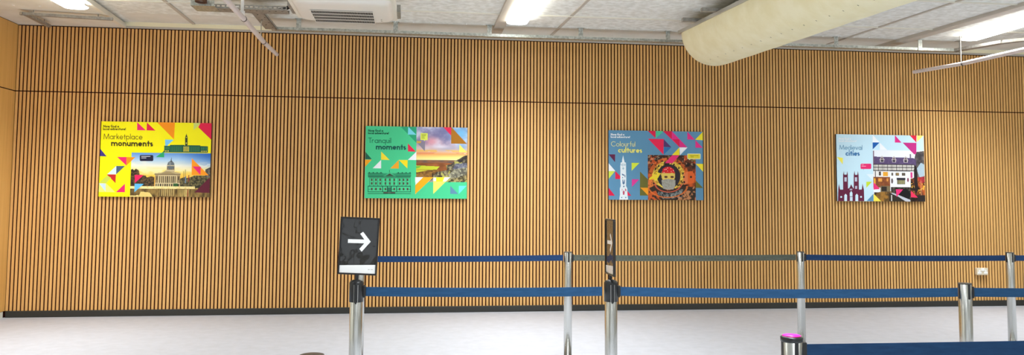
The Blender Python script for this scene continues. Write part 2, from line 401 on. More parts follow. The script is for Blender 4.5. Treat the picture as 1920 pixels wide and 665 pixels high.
# ------------------------------------------------------------------ barrier posts and belts
HP = .915; PR = .0318
def slot_mesh(ang, z0, z1, w=.0085, r=PR+.0012):
    s = MB(); vs = []; n_ = 10
    pts = [(-w/2, z1), (w/2, z1)] + [(w/2*math.cos(a), z0 + w/2 + w/2*math.sin(a)*1.0) for a in np.linspace(0, -math.pi, 8)]
    out = []
    for (u, z) in pts:
        th = ang + u/r; out.append((r*math.cos(th), r*math.sin(th), z))
    inn = [(x*.9, y*.9, z) for x, y, z in out]
    k = len(out)
    s.add(out+inn, [tuple(range(k))] + [(i, (i+1) % k, k+(i+1) % k, k+i) for i in range(k)])
    return s
def make_post(label):
    t = thing('barrier_post', label, 'barrier post', (0, 0, 0), 0, 'queue barrier posts')
    MB().lathe([(0, 0), (.175, 0), (.178, .006), (.17, .016), (.06, .03), (.04, .034), (0, .034)], n=48).build('base', M_steel, t)
    MB().lathe([(0, .03), (PR, .03), (PR, HP-.005), (PR-.001, HP-.004), (0, HP-.004)], n=48).build('tube', M_steel, t)
    MB().lathe([(0, HP-.006), (PR+.0005, HP-.006), (PR+.001, HP-.001), (PR-.002, HP), (0, HP)], n=48).build('top_cap', M_capdark, t)
    for a in (0, math.pi/2, math.pi, -math.pi/2):
        slot_mesh(a, HP-.082, HP-.006, w=.0125).build('slot', M_plastic, t)
    for sx in (1,):
        MB().box(sx*(PR-.002), -.012, HP-.078, sx*(PR+.013), .012, HP-.018).build('belt_socket', M_plastic, t, bevel=.002)
    return t
def make_collar(t):
    h0 = HP-.098
    MB().lathe([(PR+.0005, h0), (PR+.0035, h0), (PR+.0035, HP-.004), (PR-.002, HP+.006), (.012, HP+.012), (0, HP+.012)], n=48).build('collar', M_plastic, t)
    for a in (-math.pi/2,):
        for da in (-.26, .26):
            s = MB(); r = PR+.0045; w = .0022
            th = a+da; c, s_n = math.cos(th), math.sin(th)
            s.bar((r*c, r*s_n, h0), (r*c, r*s_n, HP-.012), w, .002, up=(c, s_n, 0)); s.build('chrome_edge', M_steel, t)
        slot_mesh(a, h0-.008, HP-.012, w=.011, r=PR+.0042).build('slot', M_plastic, t)
    for sx in (1,): MB().box(sx*(PR), -.014, HP-.075, sx*(PR+.016), .014, HP-.018).build('belt_head', M_plastic, t, bevel=.004)
def fixz(d): return d
base_post = make_post('bare steel far-row post where the navy belt meets the grey belt')
base_post.location = (1.249, -3.136, 0)
POS = {'b1': (1.249, -3.136), 'b2': (3.191, -3.169), 'b3': (4.954, -3.324)}
b2 = dup(base_post, (*POS['b2'], 0), 0, 'steel far-row post at the other end of the grey belt, away from the signs')
b3 = dup(base_post, (*POS['b3'], 0), 0, 'steel post in the far row nearest the wall socket')
POS['b0'] = (-.372, -3.2)
b0 = dup(base_post, (*POS['b0'], 0), 0, 'steel post in the far row hidden behind the framed arrow sign')
POS['b4'] = (6.72, -3.35)
b4 = dup(base_post, (*POS['b4'], 0), 0, 'steel post ending the far row past the wall socket')
POS['m3'] = (2.865, -5.56)
m3 = dup(base_post, (*POS['m3'], 0), 0, 'bare steel post in the middle row in front of the socket')
POS['m4'] = (4.75, -5.68)
m4 = dup(base_post, (*POS['m4'], 0), 0, 'steel post ending the middle row beyond the bare one')
POS['m1'] = (-.265, -5.30); POS['m2'] = (1.024, -5.386)
m1 = dup(base_post, (*POS['m1'], 0), 0, 'steel post with black collar carrying the sign that faces us'); make_collar(m1)
m2 = dup(base_post, (*POS['m2'], 0), 0, 'steel post with black collar carrying the thin turned sign'); make_collar(m2)
POS['f1'] = (1.190, -7.003); POS['f0'] = (-.26, -7.155); POS['f2'] = (2.9, -7.0)
f1 = dup(base_post, (*POS['f1'], 0), 0, 'nearest steel post topped with a bright magenta disc')
f0 = dup(base_post, (*POS['f0'], 0), 0, 'nearest steel post whose brown top only just shows at the bottom edge')
f2 = dup(base_post, (*POS['f2'], 0), 0, 'steel post ending the nearest deep blue belt')
MB().lathe([(PR, HP-.016), (PR+.002, HP-.015), (PR+.0025, HP-.002), (PR-.002, HP+.001), (0, HP+.001)], n=48).build('lid', M_plastic, f1)
MB().lathe([(.0, HP+.001), (.0285, HP+.001), (.029, HP+.003), (.026, HP+.0035), (0, HP+.0035)], n=48).build('rim', M_magrim, f1)
MB().lathe([(.0, HP+.003), (.0255, HP+.003), (.0255, HP+.0045), (0, HP+.0045)], n=48).build('disc', M_magenta, f1)

def belt(a, b_, mm, label, sag=.008, off=(PR+.006, PR+.006), z=HP-.048, h=.046):
    pa = Vector((*POS[a], z)); pb = Vector((*POS[b_], z)); dr = (pb-pa).normalized()
    pa = pa + dr*off[0]; pb = pb - dr*off[1]; nrm = Vector((-dr.y, dr.x, 0))*.0008
    s = MB(); vs = []; n_ = 40
    for i in range(n_+1):
        t = i/n_; p = pa.lerp(pb, t); p.z -= sag*4*t*(1-t)
        for (q, zz) in ((-1, -1), (-1, 1), (1, 1), (1, -1)):
            vs.append((*(p + nrm*q)[:2], p.z + zz*h/2))
    fs = [(i*4+k, i*4+(k+1) % 4, (i+1)*4+(k+1) % 4, (i+1)*4+k) for i in range(n_) for k in range(4)]
    s.add(vs, fs + [(0, 1, 2, 3), (n_*4, n_*4+1, n_*4+2, n_*4+3)])
    return tag(s.build('barrier_belt', mm), label, 'barrier belt', 'queue barrier belts')
belt('b0', 'b1', M_navy, 'navy far-row belt stretching from behind the framed sign', .004)
belt('b1', 'b2', M_grey, 'grey belt passing behind the thin turned sign', .006)
belt('b2', 'b3', M_navy, 'navy far-row belt just above and before the wall socket', .006)
belt('b3', 'b4', M_navy, 'navy far-row belt leaving the frame past the socket', .006)
belt('m1', 'm2', M_blue, 'blue middle-row belt between the two sign posts', .005, (PR+.014, PR+.014))
belt('m2', 'm3', M_blue, 'long blue middle-row belt from turned sign to bare post', .01, (PR+.014, PR+.006))
belt('m3', 'm4', M_blue, 'blue middle-row belt leaving the frame from the bare post', .006)
belt('f1', 'f2', M_front, 'wide deep blue belt nearest us from the magenta-topped post', .002)

# ------------------------------------------------------------------ flat artwork tools
def homog(src, dst):
    A = []; B = []
    for (x, y), (u, v) in zip(src, dst):
        A.append([x, y, 1, 0, 0, 0, -u*x, -u*y]); B.append(u)
        A.append([0, 0, 0, x, y, 1, -v*x, -v*y]); B.append(v)
    h = np.linalg.solve(np.array(A, float), np.array(B, float))
    return np.append(h, 1).reshape(3, 3)
M_print = bpy.data.materials.new('print'); M_print.use_nodes = True
nt, N, L, b = nodes(M_print)
at = N.new('ShaderNodeAttribute'); at.attribute_name = 'ink'; L.new(at.outputs['Color'], b.inputs['Base Color'])
b.inputs['Roughness'].default_value = .45; b.inputs['Specular IOR Level'].default_value = .3

class Art:
    """printed sheet: layered flat polygons with their ink colour; sheet lies in local x (right), z (up)"""
    def __init__(s, corners, w, h, rect=None):
        s.w, s.h = w, h
        s.H = homog(corners, [(0, 0), (w, 0), (w, h), (0, h)])
        s.v = []; s.f = []; s.c = []; s.layer = 1; s.nf0 = None
    def mp(s, x, y):
        q = s.H @ np.array([x, y, 1.0]); u, v = q[0]/q[2], q[1]/q[2]
        return min(max(u, 0), s.w), min(max(v, 0), s.h)
    def poly(s, pts, col, raw=False, up=True):
        if up: s.layer += 1
        o = len(s.v); y = -.00003*s.layer
        if s.nf0 is not None: y = -.00003*s.layer - .000004*(len(s.f)-s.nf0)
        for p in pts:
            u, v = p if raw else s.mp(*p)
            s.v.append((u - s.w/2, y, s.h/2 - v))
        s.f.append(tuple(range(o, o+len(pts)))); s.c.append(lin(col))
    def rect(s, x0, y0, x1, y1, col): s.poly([(x0, y0), (x1, y0), (x1, y1), (x0, y1)], col)
    def rects(s, L_, col):
        s.layer += 1
        for (x0, y0, x1, y1) in L_: s.poly([(x0, y0), (x1, y0), (x1, y1), (x0, y1)], col, up=False)
    def disc(s, cx, cy, r, col, n=20): s.poly([(cx+r*math.cos(a), cy+r*math.sin(a)) for a in np.linspace(0, 2*math.pi, n, False)], col)
    def rrect(s, x0, y0, x1, y1, r, col):
        pts = []
        for (cx, cy, a0) in ((x1-r, y0+r, -90), (x1-r, y1-r, 0), (x0+r, y1-r, 90), (x0+r, y0+r, 180)):
            pts += [(cx+r*math.cos(math.radians(a0+k*18)), cy+r*math.sin(math.radians(a0+k*18))) for k in range(6)]
        s.poly(pts, col)
    def stroke(s, pts, w, col, closed=False):
        """ribbon in crop coordinates"""
        P_ = [np.array(p, float) for p in pts]; n_ = len(P_)
        for i in range(n_-1 if not closed else n_):
            a = P_[i]; b_ = P_[(i+1) % n_]; d_ = b_-a; l = np.hypot(*d_)
            if l < 1e-6: continue
            d_ /= l; nn = np.array([-d_[1], d_[0]])*w/2
            e = d_*min(w*.12, .5) if n_ > 2 else 0*d_
            s.poly([a-e+nn, b_+e+nn, b_+e-nn, a-e-nn], col, up=False)
    def photo(s, quad, nx, ny, img):
        """picture cells: quad in crop coordinates, img ny x nx x 3 in 0..255"""
        s.layer += 1
        y = -.00003*s.layer
        U = [s.mp(*p) for p in quad]; o = len(s.v)
        for j in range(ny+1):
            t = j/ny; l0 = ((U[0][0]*(1-t)+U[3][0]*t), (U[0][1]*(1-t)+U[3][1]*t)); r0 = ((U[1][0]*(1-t)+U[2][0]*t), (U[1][1]*(1-t)+U[2][1]*t))
            for i in range(nx+1):
                q = i/nx; s.v.append((l0[0]*(1-q)+r0[0]*q - s.w/2, y, s.h/2-(l0[1]*(1-q)+r0[1]*q)))
        im = np.clip(img, 0, 255)/255.0; im = np.where(im <= .04045, im/12.92, ((im+.055)/1.055)**2.4)
        for j in range(ny):
            for i in range(nx):
                a = o+j*(nx+1)+i; s.f.append((a, a+1, a+nx+2, a+nx+1)); s.c.append(tuple(im[j, i]))
    def build(s, name, parent, m=M_print):
        me = bpy.data.meshes.new(name); me.from_pydata(s.v, [], s.f); me.materials.append(m)
        ca = me.color_attributes.new('ink', 'FLOAT_COLOR', 'CORNER')
        cnt = [len(f) for f in s.f]; arr = np.repeat(np.hstack([np.array(s.c), np.ones((len(s.c), 1))]), cnt, axis=0)
        ca.data.foreach_set('color', arr.astype(np.float32).ravel())
        o = bpy.data.objects.new(name, me); COL.objects.link(o); o.parent = parent
        return o

# geometric sans lettering drawn with strokes; x-height = 1
def glyph(ch, W_):
    R_ = (1-W_)/2; A_ = 1.62-W_/2; h = W_/2; S = []
    def arc(cx, cy, r, a0, a1, n_=14, ry=None):
        return [(cx+r*math.cos(math.radians(a0+(a1-a0)*k/n_)), cy+(ry or r)*math.sin(math.radians(a0+(a1-a0)*k/n_))) for k in range(n_+1)]
    circ = arc(R_+h, .5, R_, 0, 360, 24); wd = 2*R_+W_
    if ch in 'adq':
        S = [circ, [(2*R_+h, 0 if ch != 'q' else -.6), (2*R_+h, 1 if ch != 'd' else 1.62)]]; adv = wd
    elif ch in 'pb': S = [circ, [(h, -.6 if ch == 'p' else 0), (h, 1 if ch == 'p' else 1.62)]]; adv = wd
    elif ch == 'o': S = [circ]; adv = wd
    elif ch == 'e': S = [arc(R_+h, .5, R_, 0, 322, 22), [(h, .5), (2*R_+h, .5)]]; adv = wd
    elif ch == 'c': S = [arc(R_+h, .5, R_, 48, 312, 20)]; adv = wd*.86
    elif ch == 'C': S = [arc(.8, .78, .8-h, 42, 318, 26)]; adv = 1.42
    elif ch in 'nm':
        r = .27 + (.05 if W_ > .2 else 0); S = [[(h, 0), (h, 1)]]; x = h
        for k in range(1 if ch == 'n' else 2):
            S.append(arc(x+r, 1-h-r, r, 180, 0, 12) + [(x+2*r, 0)]); x += 2*r
        adv = x+h
    elif ch == 'u':
        r = .27 + (.05 if W_ > .2 else 0); S = [[(h, 1), (h, h+r)] + arc(h+r, h+r, r, 180, 360, 12), [(h+2*r, 0), (h+2*r, 1)]]; adv = 2*r+W_
    elif ch == 'r': S = [[(h, 0), (h, 1)], arc(h+.3, 1-h-.3, .3, 180, 62, 8)]; adv = .5+h
    elif ch == 'l': S = [[(h, 0), (h, 1.62)]]; adv = W_
    elif ch == 'i': S = [[(h, 0), (h, 1)], [(h, 1.25), (h, 1.25+W_*1.1+.06)]]; adv = W_
    elif ch == 't': S = [[(.2+h, 0), (.2+h, 1.42)], [(0, 1-h), (.4+W_, 1-h)]]; adv = .4+W_
    elif ch == 'f': S = [[(.18+h, 0), (.18+h, 1.3)] + arc(.18+h+.22, 1.3, .22, 180, 80, 8, ry=.3), [(0, 1-h), (.42+h, 1-h)]]; adv = .46+h
    elif ch == 's':
        r = .25-h/2; S = [arc(.3, 1-h-r, r*1.1, 40, 270, 12, ry=r) + arc(.3, h+r, r*1.15, 90, -145, 12, ry=r)]; adv = .6
    elif ch == 'k': S = [[(h, 0), (h, 1.62)], [(h, .48), (.62, 1)], [(.26, .62), (.72, 0)]]; adv = .7
    elif ch == 'v': S = [[(h*.6, 1), (.42, 0), (.84-h*.6, 1)]]; adv = .84
    elif ch == 'w': S = [[(h*.6, 1), (.32, 0), (.62, 1), (.92, 0), (1.24-h*.6, 1)]]; adv = 1.24
    elif ch == 'M': S = [[(.0+h, 0), (.24, 1.56), (.83, .1), (1.42, 1.56), (1.66-h, 0)]]; adv = 1.66
    elif ch == 'N': S = [[(h, 0), (h, 1.5), (1.05, .05), (1.05, 1.56)]]; adv = 1.05+h
    elif ch == 'T': S = [[(.5, 0), (.5, 1.5)], [(0, 1.56-h), (1.0, 1.56-h)]]; adv = .82
    elif ch == '!': S = [[(h, .42), (h, 1.56)], [(h, 0), (h, .2)]]; adv = W_
    else: adv = .3
    return adv, S
def text(art, s, x0, x1, base, xh, weight, col, slope=0.0):
    gap = .16 if weight < .2 else .10
    G = [glyph(ch, weight) for ch in s]; tot = sum(g[0]+gap for g in G) - gap
    sx = (x1-x0)/tot; pos = 0; art.layer += 1; art.nf0 = len(art.f)
    for adv, S in G:
        for st in S:
            art.stroke([(x0+(pos+px)*sx, base + slope*(pos+px)*sx - py*xh) for px, py in st], weight*(sx+xh)/2, col)
        pos += adv + gap
    art.layer += int((len(art.f)-art.nf0)*.000004/.00003)+1; art.nf0 = None

class Pic:
    """small raster painted in crop coordinates"""
    def __init__(s, x0, y0, x1, y1, cell):
        s.nx = int((x1-x0)/cell); s.ny = int((y1-y0)/cell)
        xs = x0+(np.arange(s.nx)+.5)*(x1-x0)/s.nx; ys = y0+(np.arange(s.ny)+.5)*(y1-y0)/s.ny
        s.X, s.Y = np.meshgrid(xs, ys); s.im = np.zeros((s.ny, s.nx, 3)); s.x0, s.y0, s.x1, s.y1 = x0, y0, x1, y1
        s.rs = np.random.RandomState(7)
    def noise(s, fx, fy, seed=0, octv=3):
        rs = np.random.RandomState(seed); out = 0; amp = 1; tot = 0
        for o in range(octv):
            gx, gy = max(2, int(fx*2**o)), max(2, int(fy*2**o)); g = rs.rand(gy+1, gx+1)
            u = (s.X-s.x0)/(s.x1-s.x0)*gx; v = (s.Y-s.y0)/(s.y1-s.y0)*gy
            i = np.clip(u.astype(int), 0, gx-1); j = np.clip(v.astype(int), 0, gy-1); fu = u-i; fv = v-j
            fu = fu*fu*(3-2*fu); fv = fv*fv*(3-2*fv)
            out = out + amp*((g[j, i]*(1-fu)+g[j, i+1]*fu)*(1-fv)+(g[j+1, i]*(1-fu)+g[j+1, i+1]*fu)*fv); tot += amp; amp *= .55
        return out/tot
    def put(s, mask, col, a=1.0):
        a = np.asarray(mask, float)*a
        s.im = s.im*(1-a[..., None]) + np.asarray(col, float)*a[..., None]
    def inpoly(s, pts):
        m = np.zeros(s.X.shape, bool); n_ = len(pts)
        for i in range(n_):
            (xa, ya), (xb, yb) = pts[i], pts[(i+1) % n_]
            if ya == yb: continue
            c = ((ya > s.Y) != (yb > s.Y)) & (s.X < (xb-xa)*(s.Y-ya)/(yb-ya)+xa); m ^= c
        return m
    def poly(s, pts, col, a=1.0): s.put(s.inpoly(pts), col, a)
    def rect(s, x0, y0, x1, y1, col, a=1.0): s.put((s.X >= x0) & (s.X < x1) & (s.Y >= y0) & (s.Y < y1), col, a)
    def ell(s, cx, cy, rx, ry, col, a=1.0): s.put(((s.X-cx)/rx)**2+((s.Y-cy)/ry)**2 < 1, col, a)
    def grad(s, stops):
        ys = [p[0] for p in stops]
        for c in range(3): s.im[..., c] = np.interp(s.Y, ys, [p[1][c] for p in stops])
    def tex(s, mask, n_, c1, c2):
        n_ = np.clip((n_-.3)/.4, 0, 1)[..., None]; col = np.array(c1)*(1-n_)+np.array(c2)*n_
        m = np.asarray(mask, float)[..., None]; s.im = s.im*(1-m)+col*m

PW, PH = 1.189, .841
def poster(x, label, art, zc=1.745):
    t = thing('poster', label, 'poster', (x, -.03, zc), 0, 'adventure posters on the slatted wall')
    MB().box(-PW/2, .0002, -PH/2, PW/2, .03, PH/2).build('board', M_posteredge, t)
    art.build('printed_sheet', t)
    return t
M_posteredge = mat('board_edge', (70, 55, 45), .6)
PINK = (240, 40, 115); RED = (232, 25, 75); ORG = (255, 152, 10); YEL = (254, 226, 40); SKY = (120, 200, 245); WH = (248, 250, 252)

# ---- poster one: yellow
A = Art([(78, 52), (888, 65), (877, 603), (53, 600)], PW, PH)
A.poly([(0, 0), (PW, 0), (PW, PH), (0, PH)], (255, 246, 0), raw=True)
for pts, c in [
    ([(340, 58), (404, 117), (340, 116)], PINK), ([(412, 60), (475, 119), (410, 117)], RED), ([(488, 50), (618, 50), (612, 182)], ORG),
    ([(755, 55), (810, 55), (810, 66), (755, 115)], (214, 226, 120)), ([(806, 50), (900, 50), (890, 184), (790, 94)], RED),
    ([(58, 252), (115, 306), (58, 304)], (62, 50, 140)), ([(546, 183), (610, 185), (548, 240)], SKY),
    ([(187, 375), (185, 437), (118, 437)], (216, 238, 248)), ([(187, 376), (250, 376), (185, 437)], (72, 98, 124)),
    ([(116, 438), (183, 438), (180, 501)], (200, 40, 42)), ([(50, 500), (118, 445), (148, 462), (110, 503)], (206, 220, 80)),
    ([(40, 503), (178, 568), (50, 566)], (240, 238, 120)), ([(110, 503), (178, 568), (100, 567)], (240, 238, 120)), ([(57, 503), (107, 504), (106, 564)], (205, 230, 248)),
    ([(250, 505), (249, 568), (183, 568)], PINK)]:
    A.poly(pts, c)
p = Pic(286, 279, 882, 604, 3.1)
p.grad([(279, (95, 150, 225)), (330, (175, 210, 240)), (375, (245, 244, 225)), (415, (252, 225, 110)), (470, (250, 190, 60)), (520, (225, 170, 70))])
n_ = p.noise(6, 10, 3)
p.put(np.clip((p.X-640)/240, 0, 1)*np.clip((400-p.Y)/110, 0, 1), (30, 95, 190), .85)
p.put(np.clip((p.X-700)/120, 0, 1)*np.clip(1-abs(p.Y-372)/30, 0, 1)*(n_ > .42), (240, 240, 235), .7)
p.put(np.clip((n_-.45)*4, 0, 1)*((p.Y > 340) & (p.Y < 440)), (255, 250, 225), .5)
tx = p.noise(60, 40, 5, 2)
# buildings either side
p.tex(p.inpoly([(286, 405), (300, 400), (310, 410), (322, 396), (345, 410), (352, 440), (400, 450), (404, 462), (440, 452), (462, 458), (462, 535), (286, 535)]), tx, (40, 34, 26), (110, 84, 50))
p.tex(p.inpoly([(655, 470), (690, 455), (700, 465), (742, 455), (760, 445), (860, 445), (882, 380), (882, 540), (655, 540)]), tx, (45, 44, 30), (120, 110, 70))
p.tex(p.inpoly([(845, 400), (882, 380), (882, 460), (845, 455)]), tx, (60, 60, 62), (120, 115, 105))
for x_ in (680, 692, 704): p.rect(x_, 392+int((704-x_)*.9), x_+2.5, 520, (90, 84, 70))
p.rect(716, 440, 723, 490, (150, 40, 50)); p.rect(694, 450, 703, 500, (110, 130, 150))
# council house
st = (206, 188, 142); sd = (96, 80, 54)
p.rect(470, 428, 656, 527, st); p.poly([(462, 430), (520, 424), (563, 400), (612, 418), (660, 428), (660, 440), (462, 440)], (190, 172, 128))
p.rect(462, 436, 660, 441, (120, 100, 70)); p.poly([(500, 436), (563, 412), (625, 436)], (165, 145, 104))
for i in range(9): p.rect(500+i*14.4, 450, 507+i*14.4, 500, (70, 56, 40))
p.rect(470, 446, 492, 500, (150, 130, 95)); p.rect(634, 446, 656, 500, (150, 130, 95))
for x_ in (477, 640): p.rect(x_, 455, x_+8, 480, (80, 66, 48))
p.rect(470, 500, 656, 504, (225, 210, 165))
for i in range(11): p.rect(474+i*16.6, 507, 482+i*16.6, 526, (52, 44, 34))
p.rect(553, 376, 611, 415, (196, 178, 138))
for i in range(6): p.rect(557+i*9.3, 380, 561+i*9.3, 404, (92, 82, 66))
p.rect(549, 404, 615, 410, (218, 202, 158)); p.ell(583, 370, 27, 32, (104, 112, 118)); p.rect(552, 370, 613, 376, (210, 196, 156))
p.ell(576, 358, 8, 18, (150, 158, 158), .6); p.poly([(579, 345), (585, 310), (590, 345)], (70, 72, 72))
p.rect(606, 505, 640, 531, (52, 96, 52))
p.rect(286, 527, 770, 546, (246, 228, 158)); p.put((p.Y > 527) & (p.Y < 546) & (tx > .6), (225, 195, 120), .7)
# water
p.rect(286, 546, 882, 604, (120, 98, 52))
p.tex(p.Y > 546, p.noise(40, 8, 9, 2), (84, 66, 34), (150, 122, 66))
p.poly([(350, 604), (365, 565), (430, 572), (455, 600), (455, 604)], (232, 206, 120)); p.poly([(286, 604), (286, 596), (350, 592), (350, 604)], (235, 210, 130))
for i in range(8): p.rect(505+i*14.4, 546, 511+i*14.4, 598, (196, 170, 108))
for i in range(9): p.rect(652+i*9, 548, 656+i*9, 600, (240, 214, 130), .8)
p.rect(713, 548, 722, 600, (170, 70, 50), .8)
A.photo([(300, 278), (886, 283), (877, 606), (286, 603)], p.nx, p.ny, p.im)
for pts, c in [
    ([(744, 318), (871, 443), (744, 441)], (255, 158, 30)), ([(750, 378), (811, 380), (808, 440)], PINK), ([(322, 441), (390, 441), (324, 500)], (238, 30, 95)),
    ([(322, 505), (390, 506), (320, 568)], (96, 190, 240)), ([(878, 458), (878, 572), (765, 568)], (98, 28, 48)),
    ([(540, 266), (540, 312), (478, 311)], (40, 168, 105)), ([(193, 310), (262, 311), (260, 372)], PINK), ([(262, 311), (327, 312), (260, 372)], ORG)]:
    A.poly(pts, c)
A.rrect(360, 296, 460, 340, 9, (26, 26, 60)); A.rects([(371, 304, 438, 308), (371, 315, 408, 319)], (225, 225, 235))
DG = (18, 84, 66)
A.poly([(528, 276), (540, 262), (540, 228), (582, 229), (582, 222), (688, 222), (688, 226), (718, 226), (718, 224), (806, 225), (806, 230), (862, 232), (862, 278)], DG)
A.poly([(694, 226), (694, 170), (698, 155), (701, 150), (703, 138), (705, 150), (708, 155), (712, 170), (712, 226)], (50, 66, 40))
A.rects([(682+i*11, 234+j*13, 689+i*11, 243+j*13) for i in range(4) for j in range(3)] , (240, 222, 70))
A.rects([(546+i*11.5, 262, 551+i*11.5, 270) for i in range(3)] + [(812+i*12, 264, 817+i*12, 272) for i in range(4)] + [(700, 165, 706, 171), (700, 205, 706, 213)], (244, 236, 90))
A.rects([(544+i*10, 234, 549+i*10, 256) for i in range(4)] + [(814+i*12, 238, 819+i*12, 258) for i in range(4)] + [(588+i*9, 230, 591+i*9, 272) for i in range(10)] + [(724+i*9, 232, 727+i*9, 272) for i in range(9)], (70, 140, 90))
BR = (96, 66, 22)
text(A, 'Now find a', 91, 207, 96, 11, .3, (62, 48, 20), .005); text(A, 'local adventure!', 89, 257, 115, 11, .3, (62, 48, 20), .005)
text(A, 'Marketplace', 93, 380, 181, 25.5, .14, BR, .008); text(A, 'monuments', 149, 456, 230, 28, .29, (66, 56, 18), .01)
poster(-2.86, 'yellow poster reading Marketplace monuments, leftmost on the slatted wall', A)

# ---- poster two: green
A = Art([(70, 47), (855, 57), (851, 607), (58, 603)], PW, PH)
A.poly([(0, 0), (PW, 0), (PW, PH), (0, PH)], (76, 212, 148), raw=True)
for pts, c in [
    ([(338, 40), (460, 40), (459, 175)], (44, 172, 124)), ([(396, 46), (459, 113), (394, 112)], (128, 224, 242)), ([(394, 180), (456, 243), (394, 242)], (240, 34, 78)),
    ([(460, 243), (458, 308), (394, 307)], WH), ([(56, 245), (115, 302), (55, 302)], (32, 98, 78)), ([(50, 306), (115, 306), (58, 362)], (252, 172, 30)),
    ([(188, 243), (253, 308), (187, 306)], (254, 228, 52)), ([(187, 308), (187, 373), (122, 372)], WH), ([(323, 308), (324, 374), (258, 373)], (252, 176, 40)),
    ([(323, 308), (392, 308), (390, 373)], (254, 228, 30)), ([(723, 507), (784, 570), (722, 569)], (98, 146, 172)), ([(789, 507), (849, 507), (788, 570)], (112, 226, 232))]:
    A.poly(pts, c)
p = Pic(458, 54, 856, 478, 3.0)
p.grad([(54, (140, 140, 185)), (130, (165, 155, 185)), (190, (205, 175, 190)), (240, (235, 195, 170)), (262, (250, 170, 100)), (285, (255, 228, 130)), (306, (255, 240, 160)), (311, (120, 110, 100)), (480, (110, 80, 50))])
c1 = p.noise(5, 7, 11, 4); c2 = p.noise(4, 10, 21, 4)
sky = p.Y < 308
p.put(sky*np.clip((c1-.5)*5, 0, 1)*np.clip((230-p.Y)/60, 0, 1), (120, 118, 160), .8)
p.put(sky*np.clip((.5-c1)*5, 0, 1)*np.clip((250-p.Y)/60, 0, 1), (222, 222, 236), .8)
p.put(sky*np.exp(-((p.X-575)/50)**2-((p.Y-165)/35)**2), (240, 160, 170), .8)
p.put(sky*np.exp(-((p.X-700)/90)**2-((p.Y-215)/22)**2), (170, 168, 190), .8)
p.put(sky*np.exp(-((p.X-640)/70)**2-((p.Y-205)/14)**2), (236, 226, 236), .8)
p.put(sky*np.exp(-((p.Y-238)/7)**2)*(c2 > .42), (250, 190, 70), .8); p.put(sky*np.exp(-((p.Y-256)/7)**2)*(c2 > .4), (240, 140, 95), .7)
p.put(sky*np.exp(-((p.X-800)/70)**2-((p.Y-100)/60)**2), (120, 195, 235), .9); p.put(sky*np.exp(-((p.X-820)/40)**2-((p.Y-200)/30)**2), (120, 165, 200), .7)
p.put(sky*(p.X > 690)*(p.Y > 255)*(p.Y < 285)*(c2 > .45), (252, 246, 225), .9)
land = p.Y > 310; t1_ = p.noise(30, 30, 4, 3)
p.tex(land & (p.Y < 345), p.noise(6, 20, 8, 2), (96, 84, 80), (150, 96, 64))
p.tex(land & (p.Y >= 330) & (p.Y < 440), p.noise(8, 20, 8, 2), (130, 74, 34), (170, 98, 50))
p.poly([(458, 350), (640, 358), (620, 380), (470, 402), (458, 402)], (206, 212, 50)); p.poly([(458, 356), (500, 352), (480, 370), (458, 375)], (120, 190, 60)); p.rect(458, 383, 560, 389, (170, 130, 50), .7)
p.tex(p.inpoly([(458, 405), (560, 385), (640, 380), (600, 440), (458, 440)]), t1_, (110, 74, 30), (170, 120, 50))
rk = p.inpoly([(575, 440), (620, 400), (700, 385), (690, 350), (740, 335), (765, 310), (790, 300), (830, 275), (856, 268), (856, 478), (560, 478)])
p.tex(rk, t1_, (60, 52, 44), (160, 150, 110))
p.put(rk*(p.noise(14, 14, 31, 3) > .56), (206, 200, 90), .75); p.tex(p.inpoly([(765, 335), (856, 330), (856, 370), (740, 380)]), t1_, (80, 80, 96), (140, 140, 150))
p.tex(p.inpoly([(770, 312), (830, 276), (856, 268), (856, 300), (800, 330)]), t1_, (50, 44, 40), (96, 84, 70))
p.tex(p.inpoly([(710, 420), (760, 378), (856, 362), (856, 410), (790, 440), (720, 446)]), t1_, (96, 92, 80), (190, 184, 150)); p.tex(p.inpoly([(700, 478), (740, 455), (856, 425), (856, 460), (800, 478)]), t1_, (60, 54, 34), (190, 170, 110))
p.rect(583, 408, 590, 440, (50, 36, 28))
A.photo([(461, 40), (862, 50), (855, 478), (457, 478)], p.nx, p.ny, p.im)
A.poly([(450, 440), (590, 440), (552, 478), (450, 480)], (250, 250, 250)); A.poly([(561, 478), (591, 478), (591, 462), (577, 463)], (170, 160, 140))
A.poly([(590, 440), (722, 440), (590, 570)], (252, 244, 110)); A.rect(612, 441, 678, 474, (254, 240, 40)); A.poly([(676, 441), (722, 440), (690, 472), (665, 473)], WH)
A.poly([(591, 445), (612, 445), (612, 470), (591, 470)], WH)
A.poly([(452, 440), (512, 440), (452, 500)], WH); A.poly([(512, 440), (590, 440), (450, 572), (451, 502)], (255, 180, 20))
for pts, c in [([(668, 45), (730, 45), (728, 118)], (238, 40, 84)), ([(729, 45), (733, 50), (851, 182), (728, 180)], (172, 112, 22)), ([(792, 186), (851, 248), (792, 247)], (242, 238, 104)),
               ([(470, 180), (527, 165), (525, 240)], (142, 134, 148)), ([(462, 160), (500, 162), (490, 178), (462, 178)], (215, 170, 70)), ([(492, 100), (547, 101), (546, 154), (528, 154), (522, 162), (516, 154), (491, 153)], (228, 238, 90))]:
    A.poly(pts, c)
A.rects([(499, 110+i*9.5, 536-6*(i == 2)-4*i, 113+i*9.5) for i in range(4)], (70, 80, 30))
G2 = (16, 78, 58)
A.rect(85, 410, 417, 440, (50, 160, 112)); A.poly([(200, 436), (253, 400), (306, 436)], (70, 190, 135)); A.poly([(222, 432), (253, 412), (284, 432)], (70, 70, 50))
